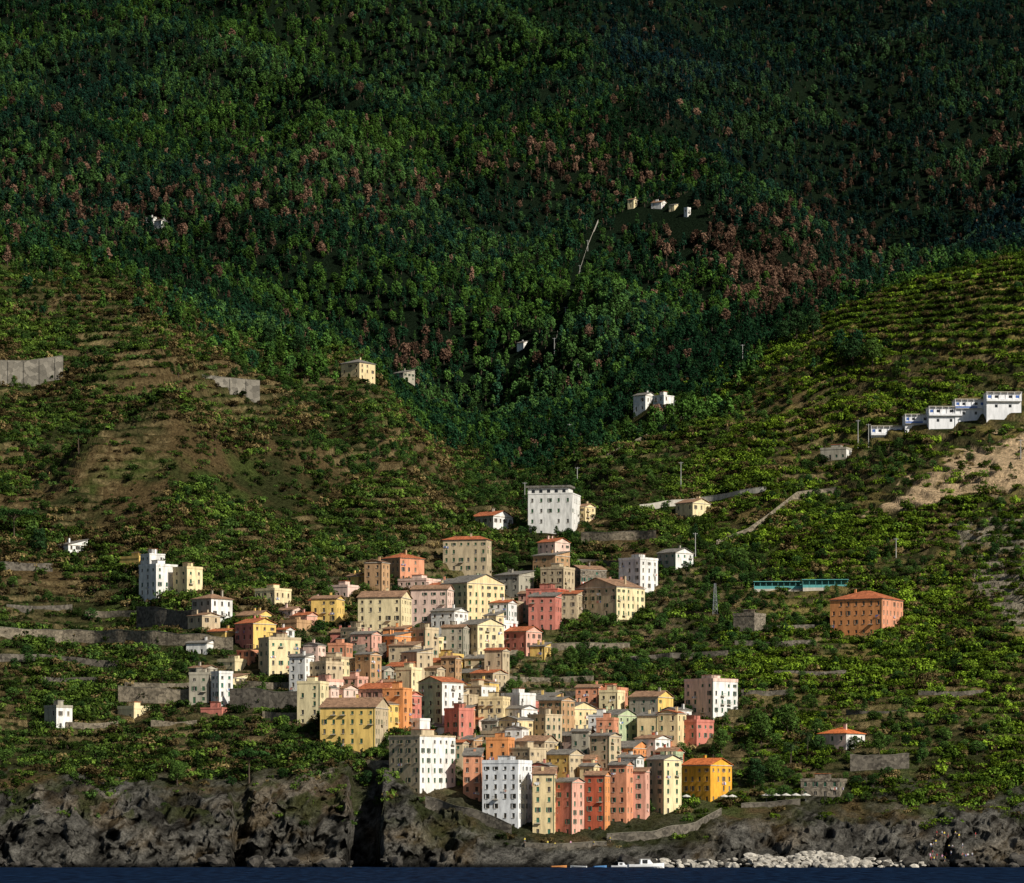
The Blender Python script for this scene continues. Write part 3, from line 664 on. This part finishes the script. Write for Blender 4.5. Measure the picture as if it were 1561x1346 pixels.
def tree_proto(kind,seed,mat,nleaf,leaf):
    r=random.Random(seed);m=MB()
    if kind=='shrub':
        l=[]
        for i in range(8):
            l.append(((r.uniform(-.75,.75),r.uniform(-.75,.75),r.uniform(.2,.75)),(r.uniform(.25,.5),)*2+(r.uniform(.22,.42),)))
        for i in range(4): m.tube((0,0,-.3),(r.uniform(-.5,.5),r.uniform(-.5,.5),.6),.05,.02,4,BARK,False)
        foliage(m,l,nleaf,leaf,mat,r)
    else:
        Ht=8.0
        w={'cone':1.8,'round':2.5,'umb':3.4}[kind]
        m.tube((0,0,-1),(.15,0,Ht*.6),.24,.12,6,BARK,False);m.tube((.15,0,Ht*.6),(.1,.1,Ht*.9),.12,.05,5,BARK,False)
        l=[]
        k=14 if kind!='umb' else 16
        for i in range(k):
            f=(i+.5)/k;an=i*2.4+r.uniform(-.4,.4)
            if kind=='cone': z=Ht*(.28+.68*f);R=w*(1.05-f)*r.uniform(.5,1);q=r.uniform(.6,1.0)*(1.25-.6*f)
            elif kind=='round': z=Ht*(.32+.55*f);R=w*math.sin(math.pi*(.25+.65*f))*r.uniform(.45,.9);q=r.uniform(.8,1.35)
            else: z=Ht*(.82+.1*r.random());R=w*math.sqrt(f);q=r.uniform(.7,1.1)
            c=(R*math.cos(an),R*math.sin(an),z);m.tube((.1,0,max(1.5,z-1.2)),c,.08,.03,4,BARK,False)
            l.append((c,(q,q,q*(.8 if kind!='umb' else .5))))
        foliage(m,l,nleaf,leaf,mat,r)
    return m
def coll_of(name,specs,mat):
    c=bpy.data.collections.new(name)
    for i,(k,sd,nl,lf) in enumerate(specs):
        me=tree_proto(k,sd,mat,nl,lf).mesh(name+'_%d'%i);o=bpy.data.objects.new('%s_form_%d'%(name,i),me);c.objects.link(o)
    return c
CT=coll_of('forest_tree',[('cone',1,300,.44),('cone',2,300,.46),('round',3,380,.46),('round',4,380,.48),('round',5,340,.5),('cone',6,280,.44)],FOL)
CS=coll_of('shrub',[('shrub',i,240,.14) for i in range(11,16)],FOL)
CV=coll_of('village_tree',[('round',21,1300,.24),('round',22,1300,.26),('cone',23,1000,.22),('umb',24,1400,.22)],FOL)
def scatter(name,coll,pos,scl,rot,idx,tint,sz=None):
    me=bpy.data.meshes.new(name);n=len(pos);me.vertices.add(n);me.vertices.foreach_set('co',pos.astype(np.float32).ravel())
    a=me.attributes.new('scl','FLOAT_VECTOR','POINT');a.data.foreach_set('vector',scl.astype(np.float32).ravel())
    a=me.attributes.new('rot','FLOAT_VECTOR','POINT');rr=np.zeros((n,3),np.float32);rr[:,2]=rot;a.data.foreach_set('vector',rr.ravel())
    a=me.attributes.new('idx','INT','POINT');a.data.foreach_set('value',idx.astype(np.int32))
    a=me.attributes.new('tint','FLOAT_COLOR','POINT');t4=np.ones((n,4),np.float32);t4[:,:3]=tint;a.data.foreach_set('color',t4.ravel())
    me.update();o=bpy.data.objects.new(name,me);scene.collection.objects.link(o)
    ng=bpy.data.node_groups.new(name+'_nodes','GeometryNodeTree')
    ng.interface.new_socket('Geometry',in_out='INPUT',socket_type='NodeSocketGeometry');ng.interface.new_socket('Geometry',in_out='OUTPUT',socket_type='NodeSocketGeometry')
    N=ng.nodes;L=ng.links;gi=N.new('NodeGroupInput');go=N.new('NodeGroupOutput')
    ip=N.new('GeometryNodeInstanceOnPoints');ci=N.new('GeometryNodeCollectionInfo');ci.inputs['Collection'].default_value=coll;ci.inputs['Separate Children'].default_value=True;ci.inputs['Reset Children'].default_value=True
    def na(nm_,ty):
        x=N.new('GeometryNodeInputNamedAttribute');x.data_type=ty;x.inputs['Name'].default_value=nm_;return x.outputs['Attribute']
    L.new(gi.outputs[0],ip.inputs['Points']);L.new(ci.outputs[0],ip.inputs['Instance']);ip.inputs['Pick Instance'].default_value=True
    L.new(na('idx','INT'),ip.inputs['Instance Index']);L.new(na('scl','FLOAT_VECTOR'),ip.inputs['Scale'])
    er=N.new('FunctionNodeEulerToRotation');L.new(na('rot','FLOAT_VECTOR'),er.inputs[0]);L.new(er.outputs[0],ip.inputs['Rotation'])
    L.new(ip.outputs[0],go.inputs[0]);md=o.modifiers.new('scatter','NODES');md.node_group=ng
    return o
def clear(x,y,pad=0):
    ok=np.ones(len(x),bool)
    for (a,b,r) in FOOT: ok&=((x-a)**2+(y-b)**2)>(r+pad)**2
    for (a,b,r) in FW: ok&=~(((x-a)**2<2.2)&(y>b-2.2)&(y<b+1.6))
    return ok
def randuy(n,y0,y1):
    y=np.sqrt(rng.random(n)*(y1*y1-y0*y0)+y0*y0);u=rng.uniform(-240,1800,n);return u,y
def G(u,p,cu,cp,su,sp): return np.exp(-((u-cu)/su)**2-((p-cp)/sp)**2)
# forest on the mountain
n=88000
u=rng.uniform(-240,1800,n);y=rng.uniform(1760,4350,n)
z,x,tm,tf,rid=terr(u,y,True);p=HZ-(z-CAMZ)*F/y
keep=(p>-90)&clear(x,y,3)&(rng.random(n)<ss(1740,1960,y+90*fbm(x/40,y/40,3,2)))
keep&=~((np.abs(u-(912-(p-336)*.36))<8)&(p>325)&(p<555)&(y>2000))
keep&=~(inpoly(u,p,DRYR)&(y<1900))
u,y,z,x,p,rid=[q[keep] for q in (u,y,z,x,p,rid)];n=len(u)
v=rng.random(n);cn=fbm(x/120,y/120,3,3);c2=fbm(x/40,y/40,3,5)
tint=np.zeros((n,3))+np.array((.012,.038,.016))
w=ss(.35,.95,v+cn*.8);tint=tint*(1-w[:,None])+np.array((.05,.105,.018))*w[:,None]
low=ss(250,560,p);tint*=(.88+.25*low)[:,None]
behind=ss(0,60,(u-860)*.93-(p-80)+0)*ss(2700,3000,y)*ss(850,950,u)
tint=tint*(1-.3*behind[:,None]);tint[:,2]*=1+.8*behind  # slope behind the spur: darker tint, blue boosted as painted haze
dead=.95*G(u,p,1170,415,110,62)+.75*G(u,p,1030,370,80,35)+.45*G(u,p,640,540,70,30)+.3*G(u,p,230,330,170,45)+.3*G(u,p,850,270,150,60)+.2*G(u,p,480,300,160,60)+.2*G(u,p,1450,270,150,60)+.15*G(u,p,60,260,80,60)+.015
dm=(rng.random(n)<dead*(1+1.5*c2));dc=np.array((.17,.1,.065))*(.35+.8*rng.random((n,1)))
tint=np.where(dm[:,None],dc,tint)
blue=ss(.1,.6,fbm(x/200+3,y/200,2,6)+.25)*.45
tint[:,2]*=1+blue*(~dm)  # blue tinge in the tree colour stands in for haze
tint*=(.35+1.2*rng.random(n)*(.8+.5*cn))[:,None]
s=(.5+.7*rng.random(n))*(1+.15*cn)*(1+.25*ss(2200,3800,y))
scl=np.stack([s,s,s*(.85+.5*rng.random(n))],-1)
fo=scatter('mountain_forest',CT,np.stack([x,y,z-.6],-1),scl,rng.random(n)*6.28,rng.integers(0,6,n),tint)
# shrubs on hillsides
u,y=randuy(145000,1216,1960);z,x,tm,tf,rid=terr(u,y,True);p=HZ-(z-CAMZ)*F/y
cn=fbm(x/30,y/30,4,6);n2=fbm(x/9,y/9,3,2)
den=.22+1.0*ss(-.28,.25,cn+.5*n2)
lb=(u<700)*ss(380,480,p)*(1-ss(900,1000,p));den*=1-.25*lb*ss(.1,-.2,cn)
vil=np.exp(-((u-760)/260)**2)*(1-ss(1480,1600,y));den*=(1-.25*vil)
townm=ss(690,740,u)*(1-ss(1050,1120,u))
den*=ss(1236,1268,y+44*cn-16*(1-townm))*.88+.12*(1-townm)*ss(10,16,z)
den=np.where((townm>.3)&(p>1258),.03,den)
qr=inpoly(u+20*cn,p+14*n2,QUARRY);cr=inpoly(u,p,CRAG);dr=inpoly(u+40*cn,p+20*n2,DRYR)&(y>1620)
row=(tf>.2)&(tf<.75)
den=np.where(dr,np.where(row,1.0,.35),den*np.where((tm>.4)&(tf<.2),.15,1))
den=np.where(qr,.06,den);den=np.where(cr,.25,den)
keep=(rng.random(len(u))<den)&clear(x,y,.1)
u,y,z,x,p,cn,n2,dr,vil,lb,row=[q[keep] for q in (u,y,z,x,p,cn,n2,dr,vil,lb,row)];n=len(u);v=rng.random(n)
tint=np.zeros((n,3))+np.array((.045,.082,.018))
w=ss(.4,.85,v+.5*cn)[:,None];tint=tint*(1-w)+np.array((.1,.16,.024))*w
rt=ss(900,1200,u)[:,None]*.8;tint=tint*(1-rt)+tint*np.array((1.7,1.6,.8))*rt
bro=fbm(x/28+4,y/28,3,1)
br=(rng.random(n)<(.1+.6*lb*ss(-.15,.25,bro)+.3*ss(0,.5,n2)))[:,None]
tint=np.where(br,np.array((.15,.11,.045))*(.45+.9*rng.random((n,1))),tint)
dk=(rng.random(n)<.4-.3*cn)[:,None];tint=np.where(dk,tint*.35,tint)
tint*=(.6+.75*rng.random(n))[:,None]
s=np.where(dr,np.where(row,1.3+1.1*rng.random(n),.7+.4*rng.random(n)),.7+2.1*rng.random(n)**2+.5*(cn>.15));s*=(1-.25*vil)
scl=np.stack([s*1.1,s*1.1,s*(.8+.35*rng.random(n))],-1)
scatter('hillside_shrubs',CS,np.stack([x,y,z-.15],-1),scl,rng.random(n)*6.28,rng.integers(0,5,n),tint)
# mid-size trees on slopes and between houses
u,y=randuy(24000,1240,1980);z,x,tm,tf,rid=terr(u,y,True);p=HZ-(z-CAMZ)*F/y
cn=fbm(x/40+3,y/40,4,1)
den=.05+.75*ss(.08,.36,cn)+.2*ss(480,650,u)*(1-ss(1250,1400,u))*ss(1260,1300,y)*(1-ss(1500,1600,y))+.3*ss(1740,1860,y)
ex=.9*G(u,p,1220,490,60,25)+.9*G(u,p,1190,1110,90,70)+.8*G(u,p,440,555,60,30)+.7*G(u,p,30,820,80,40)+.7*G(u,p,1080,900,90,25)+.6*G(u,p,1290,560,100,30)+.6*G(u,p,820,840,60,40)+.8*G(u,p,900,1020,80,30)+.8*G(u,p,830,1060,60,25)+.7*G(u,p,112,585,16,20)+.6*G(u,p,1340,700,40,12)+.8*G(u,p,1400,1130,100,40)+.8*G(u,p,1150,1195,60,20)+.5*G(u,p,700,980,260,110)+.5*G(u,p,560,640,120,40)+.5*G(u,p,250,560,60,40)
den=np.maximum(den*ss(1245,1275,y),ex);den=np.where(inpoly(u,p,QUARRY)|inpoly(u,p,DRYR),.06,den)
keep=(rng.random(len(u))<den*.85)&clear(x,y,.4)
u,y,z,x,p,cn=[q[keep] for q in (u,y,z,x,p,cn)];n=len(u);v=rng.random(n)
tint=np.array((.02,.052,.014))*(1-v[:,None])+np.array((.07,.125,.024))*v[:,None];tint*=(.4+.95*rng.random(n))[:,None]
s=.26+.46*rng.random(n);scl=np.stack([s*1.2,s*1.2,s*(.75+.3*rng.random(n))],-1)
scatter('hillside_trees',CV,np.stack([x,y,z-.3],-1),scl,rng.random(n)*6.28,rng.integers(0,3,n),tint)
# individual trees
PG=folmat('pine_needles',False,(.03,.07,.018));PG2=folmat('dark_needles',False,(.02,.045,.015));LG=folmat('broad_leaves',False,(.055,.1,.02))
tm_=[tree_proto('umb',31,PG,2600,.17).mesh('umbrella_pine'),tree_proto('round',32,PG2,2600,.2).mesh('pine_tree'),tree_proto('round',33,LG,2600,.2).mesh('broadleaf_tree'),tree_proto('cone',34,PG2,2000,.18).mesh('cypress_tree')]
nmz=['umbrella_pine','pine_tree','broadleaf_tree','cypress_tree']
for (k,px,py,h) in [(0,380,1200,62),(0,228,868,32),(0,22,830,60),(1,60,850,50),(1,1215,520,52),(1,1240,515,45),(1,1195,525,40),(1,455,545,40),(1,410,535,45),(0,120,690,40),(2,1160,1140,60),(2,1200,1130,65),(2,1100,1150,45),(2,870,1020,40),(2,820,900,40),(2,800,905,34),(1,1150,1200,50),(2,1180,1195,50),(2,980,1020,35),(1,560,1200,30),(2,1330,560,50),(2,1290,560,45),(2,940,800,34),(2,270,1200,45),(3,1060,830,34),(2,500,930,42),(2,780,1070,40),(2,1340,1150,40),(1,1300,560,50),(2,1130,870,40)]:
    D=hit(px,py);o=bpy.data.objects.new(nmz[k],tm_[k]);scene.collection.objects.link(o);sc=h*D/F/8.2
    o.location=P(px,py,D)-Vector((0,0,.3));o.scale=(sc,sc,sc);o.rotation_euler=(0,0,random.uniform(0,6))
def palm(px,py,h):
    D=hit(px,py);H=h*D/F;m=MB();r=random.Random(3)
    for i in range(8): m.tube((.04*i,0,H*.7*i/8-.1),(.04*(i+1),0,H*.7*(i+1)/8),.28-.01*i,.24-.01*i,8,BARK,False)
    lm=MC.setdefault('pf',folmat('palm_frond',False,(.05,.085,.03)))
    for i in range(34):
        an=i*2.4;el=r.uniform(-.5,1.2);p=Vector((.3,0,H*.72));d=Vector((math.cos(an)*math.cos(el),math.sin(an)*math.cos(el),math.sin(el)));L=H*.42
        for k in range(6):
            q=p+d*L/6;sd=d.cross(Vector((0,0,1))).normalized()
            for t in (0,.5):
                c=p.lerp(q,t);w=.75*(1-abs(k-2)/5)
                for sg in(-1,1):
                    m.face([c,c+d*.16,c+sd*sg*w+d*.3-Vector((0,0,.25))],lm)
            m.face([p-sd*.04,q-sd*.03,q+sd*.03,p+sd*.04],lm)
            p=q;d=(d+Vector((0,0,-.28))).normalized()
    m.obj('palm_tree',loc=P(px,py,D))
palm(1230,1162,56);palm(1205,1166,40)
# ------------------------------------------------------------------ poles / pylon
POLE=wallmat((.45,.44,.4),'pole_concrete',.2);METAL=wallmat((.3,.31,.32),'galvanised_steel',.2)
def pole(px,top,base,arm=True):
    D=hit(px,base);H=(base-top)*D/F;m=MB();m.tube((0,0,-1),(0,0,H),.19,.12,8,POLE)
    if arm:
        m.box(-.9,.9,-.06,.06,H-.5,H-.36,METAL)
        for q in(-.8,0,.8): m.tube((q,0,H-.36),(q,0,H-.12),.06,.04,6,TRIM)
    m.obj('utility_pole',loc=P(px,base,D))
for a in [(1132,525,556),(1038,704,752),(1308,640,684),(1324,646,682),(1060,812,850),(1027,610,640),(880,712,742),(896,366,384),(884,404,420),(862,468,480),(845,515,540),(868,646,668),(1366,820,850),(1556,670,700),(800,735,770),(882,555,575)]: pole(*a)
D=hit(1090,935);H=46*D/F;m=MB()
for sx in(-1,1):
    for sy in(-1,1): m.tube((sx*.9,sy*.9,-.5),(sx*.3,sy*.3,H),.09,.06,5,METAL)
for k in range(7):
    z0=H*k/7;z1=H*(k+1)/7;w0=.9-.6*k/7;w1=.9-.6*(k+1)/7
    for sg in(-1,1):
        m.tube((-w0,sg*w0,z0),(w1,sg*w1,z1),.04,.04,4,METAL);m.tube((w0,sg*w0,z0),(-w1,sg*w1,z1),.04,.04,4,METAL);m.tube((sg*w0,-w0,z0),(sg*w1,w1,z1),.04,.04,4,METAL);m.tube((-w0,sg*w0,z0),(w0,sg*w0,z0),.04,.04,4,METAL)
m.obj('lattice_pylon',loc=P(1090,935,D))
# ------------------------------------------------------------------ boulders
def rocks(name,specs,mat,seed):
    r=random.Random(seed);m=MB();k=m.mi(mat)
    import bmesh
    bm=bmesh.new();bmesh.ops.create_icosphere(bm,subdivisions=2,radius=1);bv=[v.co.copy() for v in bm.verts];bf=[[v.index for v in f.verts] for f in bm.faces];bm.free()
    for (x,y,z,s) in specs:
        i=len(m.v);ax=[Vector((r.gauss(0,1),r.gauss(0,1),r.gauss(0,1))).normalized() for _ in range(7)];cut=[r.uniform(.4,.8) for _ in ax]
        sx,sy,sz=s*r.uniform(.8,1.5),s*r.uniform(.8,1.2),s*r.uniform(.5,.9)
        for v in bv:
            q=v.copy()
            for a_,c_ in zip(ax,cut):
                d=q.dot(a_)
                if d>c_: q=q-a_*(d-c_)
            m.v.append((x+q.x*sx,y+q.y*sy,z+q.z*sz))
        for f in bf: m.f.append(tuple(i+j for j in f));m.m.append(k)
    return m.obj(name)
ROCKP=stonemat((.46,.42,.35),'boulder_stone',.9);ROCKD=stonemat((.075,.067,.055),'dark_boulder_stone',.9)
sp=[];r=random.Random(5)
for i in range(480):
    px=r.choice([r.uniform(985,1410),r.uniform(1140,1330),r.uniform(1180,1300)]);yy=r.uniform(1189,1203)
    if vn(px/22,.5,3)<.25 and not 1150<px<1310: continue
    h=(yy-1188)/15*4.2*(.35+.65*math.sin((px-960)/460*3.14)*vn(px/30,2.5,1)*1.5)
    sp.append(((px-CX)*yy/F,yy,h-.2,r.uniform(.45,1.1)*r.choice([1,1,1.8])))
rocks('breakwater_rocks',sp,ROCKP,1)
sp=[]
for i in range(300):
    px=r.uniform(-240,1800)
    if 770<px<940: continue
    if vn(px/40,1.5,2)<.42: continue
    yy=r.uniform(1193,1206);sp.append(((px-CX)*yy/F,yy,r.uniform(-.6,1.2)+(yy-1192)*.12,r.uniform(.5,3.2)))
rocks('shore_boulders',sp,ROCKD,2)
# ------------------------------------------------------------------ boats
def boat(name,px,y,L,col,rz,cabin=True,z=0):
    m=MB();hm=wallmat(col,None,.12,.4);n=12;W=L*.15
    def sec(t):
        w=W*(1-max(0,(t-.35)/.65)**2.2)*(.82+.18*min(1,t/.2));zs=.9*L/9*(1+.45*t*t);x=L*(t-.5);return x,w,zs
    rings=[]
    for i in range(n+1):
        t=i/n;x,w,h=sec(t);w=max(w,.03);rings.append([(x,-w,h),(x,-w*.85,h*.35),(x,-w*.1,-.25),(x,w*.1,-.25),(x,w*.85,h*.35),(x,w,h)])
    for a,b in zip(rings[:-1],rings[1:]):
        for j in range(5): m.face([a[j],b[j],b[j+1],a[j+1]],hm)
        m.face([(a[0][0],a[0][1]*.9,a[0][2]-.15),(a[5][0],a[5][1]*.9,a[5][2]-.15),(b[5][0],b[5][1]*.9,b[5][2]-.15),(b[0][0],b[0][1]*.9,b[0][2]-.15)],TRIM)
    m.face(rings[0],hm)
    e=bpy.data.objects.new(name,None);scene.collection.objects.link(e);e.location=((px-CX)*y/F,y,z);e.rotation_euler=(0,0,rz);m.obj('hull',e)
    if cabin:
        c=MB();h=.9*L/9
        lo=[(-L*.18,-W*.6),(L*.2,-W*.5),(L*.2,W*.5),(-L*.18,W*.6)];hi=[(-L*.16,-W*.5),(L*.08,-W*.42),(L*.08,W*.42),(-L*.16,W*.5)]
        z0,z1=h-.1,h+1.2*L/9
        for i in range(4):
            j=(i+1)%4;c.face([(*lo[i],z0),(*lo[j],z0),(*hi[j],z1),(*hi[i],z1)],GLASS if i in(1,) else hm)
        c.face([(*q,z1) for q in hi],hm);c.box(-L*.18,L*.1,-W*.55,W*.55,z1+.003,z1+.09,hm);c.obj('cabin',e)
        s=MB();s.box(-L*.12,L*.02,-W*.6,-W*.57,z0+.35,z1-.15,GLASS);s.obj('side_window',e)
    else:
        c=MB()
        for t in(-.2,.05,.25): c.box(L*t-.12,L*t+.12,-W*.8,W*.8,.45*L/9+.1,.45*L/9+.16,TRIM)
        c.obj('thwarts',e)
boat('motorboat',985,1165,11,(.85,.85,.83),.2);boat('motorboat',948,1180,6.5,(.8,.8,.8),.1)
boat('rowing_boat',852,1187,5,(.6,.25,.08),.3,False);boat('rowing_boat',882,1183,5,(.8,.8,.78),2.9,False);boat('rowing_boat',915,1188,4.5,(.1,.25,.5),.5,False)
# ------------------------------------------------------------------ umbrellas
for i,px in enumerate([1168,1183,1198,1213,1228,1104,1116,1046]):
    py=1222 if px>1130 else 1224
    D=hit(px,py);m=MB();um=wallmat((.6,.57,.5),'canvas',.1);m.tube((0,0,-.3),(0,0,2.6),.05,.04,6,METAL);n=8
    for j in range(n):
        a0=6.283*j/n;a1=6.283*(j+1)/n;R=1.6
        p0=(R*math.cos(a0),R*math.sin(a0),2.1);p1=(R*math.cos(a1),R*math.sin(a1),2.1);m.face([(0,0,2.75),p0,p1],um)
        m.face([p0,p1,(p1[0],p1[1],1.9),(p0[0],p0[1],1.9)],um)
    m.obj('parasol',loc=P(px,py,D)+Vector((0,-1,0)))
# ------------------------------------------------------------------ people
def pmat(i,shirt,shorts):
    m,nt,b=newmat('person_clothes_%d'%i);N=nt.nodes;L=nt.links;tc=N.new('ShaderNodeTexCoord');s=N.new('ShaderNodeSeparateXYZ');L.new(tc.outputs['Generated'],s.inputs[0])
    cr=N.new('ShaderNodeValToRGB');cr.color_ramp.interpolation='CONSTANT';e=cr.color_ramp.elements
    e[0].position=0;e[0].color=(.5,.3,.2,1);e[1].position=.3;e[1].color=(*shorts,1)
    x=e.new(.52);x.color=(*shirt,1);x=e.new(.83);x.color=(.5,.3,.2,1);x=e.new(.945);x.color=(.06,.035,.02,1)
    L.new(s.outputs[2],cr.inputs[0]);L.new(cr.outputs[0],b.inputs['Base Color']);return m
PM=[pmat(i,a,b) for i,(a,b) in enumerate([((.75,.75,.75),(.08,.1,.25)),((.6,.08,.08),(.1,.1,.1)),((.1,.2,.5),(.4,.35,.25)),((.5,.3,.2),(.7,.1,.15)),((.75,.6,.1),(.1,.15,.3)),((.7,.35,.5),(.6,.6,.6))])]
def person(pos,pose,rz,mat):
    if pose=='stand':
        V=[(0,0,.95),(0,0,1.15),(0,0,1.38),(0,0,1.5),(0,-.02,1.62),(0,-.02,1.74),(.1,0,.88),(.12,-.03,.48),(.13,0,.07),(.13,-.15,.03),(-.1,0,.88),(-.13,.05,.48),(-.14,.08,.07),(-.14,-.07,.03),(.19,0,1.4),(.26,.02,1.12),(.27,-.1,.88),(-.19,0,1.4),(-.27,.0,1.12),(-.24,-.12,.9)]
    else:
        V=[(0,0,.15),(0,.02,.38),(0,-.02,.62),(0,-.04,.74),(0,-.07,.86),(0,-.07,.98),(.1,-.08,.14),(.14,-.42,.42),(.13,-.6,.07),(.13,-.75,.04),(-.1,-.08,.14),(-.14,-.45,.3),(-.15,-.75,.06),(-.15,-.88,.1),(.19,-.02,.62),(.25,-.15,.4),(.18,-.38,.42),(-.19,0,.62),(-.28,.12,.36),(-.3,.2,.05)]
    E=[(0,1),(1,2),(2,3),(3,4),(4,5),(0,6),(6,7),(7,8),(8,9),(0,10),(10,11),(11,12),(12,13),(2,14),(14,15),(15,16),(2,17),(17,18),(18,19)]
    R=[.15,.13,.16,.06,.1,.085,.09,.06,.042,.035,.09,.06,.042,.035,.06,.045,.035,.06,.045,.035]
    me=bpy.data.meshes.new('person');me.from_pydata(V,E,[])
    import bmesh
    bm=bmesh.new();bm.from_mesh(me);lay=bm.verts.layers.skin.verify();bm.verts.ensure_lookup_table()
    for i,v in enumerate(bm.verts): v[lay].radius=(R[i],R[i]*.85);v[lay].use_root=(i==0)
    bm.to_mesh(me);bm.free();me.materials.append(mat)
    o=bpy.data.objects.new('person',me);scene.collection.objects.link(o);o.modifiers.new('skin','SKIN');sb=o.modifiers.new('sub','SUBSURF');sb.levels=1;sb.render_levels=1
    o.location=pos;o.rotation_euler=(0,0,rz)
# seat each figure on the actual displaced ground
from mathutils.bvhtree import BVHTree
sel=(Y<1275);ny=int(sel.sum());sub=co.reshape(nY,nU,3)[:ny];ii=np.arange(nU*ny).reshape(ny,nU)
ff=np.stack([ii[:-1,:-1],ii[:-1,1:],ii[1:,1:],ii[1:,:-1]],-1).reshape(-1,4)
bvh=BVHTree.FromPolygons(sub.reshape(-1,3).tolist(),ff.tolist())
CAM=Vector((0,0,CAMZ))
def ground(px,py):
    d=(P(px,py,1200)-CAM).normalized();h,nn,_,_=bvh.ray_cast(CAM,d)
    if h is None: return None
    g,_,_,_=bvh.ray_cast(h+Vector((0,.25,1.5)),Vector((0,0,-1)))
    return g or h
r=random.Random(9)
for i in range(30):
    px=r.uniform(1415,1490);py=r.choice([1280,1296,1308,1311])+r.uniform(-4,4);g=ground(px,py)
    if g: person(g,r.choice(['stand','sit','stand']),r.uniform(0,6.28),r.choice(PM))
for px,py in [(835,1290),(846,1292),(870,1291),(800,1286),(930,1284),(905,1290)]:
    g=ground(px,py)
    if g: person(g,'stand',r.uniform(0,6.28),r.choice(PM))
# ------------------------------------------------------------------ camera, light
cam=bpy.data.cameras.new('camera');co_=bpy.data.objects.new('camera',cam);scene.collection.objects.link(co_);scene.camera=co_
co_.location=(0,0,CAMZ);co_.rotation_euler=(math.pi/2,0,0);cam.sensor_width=36;cam.sensor_fit='HORIZONTAL';cam.lens=36*F/1561;cam.shift_y=(HZ-673)/1561;cam.clip_start=1;cam.clip_end=30000
AZ=math.atan2(.73,-.68);EL=math.radians(36)
d=Vector((math.sin(AZ)*math.cos(EL),math.cos(AZ)*math.cos(EL),math.sin(EL)))
sl=bpy.data.lights.new('sun','SUN');sl.energy=5;sl.angle=math.radians(.5);sl.color=(1,.95,.86);so=bpy.data.objects.new('sun',sl);scene.collection.objects.link(so);so.rotation_euler=d.to_track_quat('Z','Y').to_euler();so.location=(0,0,500)
w=bpy.data.worlds.new('World');scene.world=w;w.use_nodes=True;N=w.node_tree.nodes;bg=N['Background'];sk=N.new('ShaderNodeTexSky');sk.sky_type='NISHITA';sk.sun_disc=False;sk.sun_elevation=EL;sk.sun_rotation=AZ
w.node_tree.links.new(sk.outputs[0],bg.inputs[0]);bg.inputs[1].default_value=.052
scene.view_settings.view_transform='Standard';scene.view_settings.look='None';scene.view_settings.exposure=0
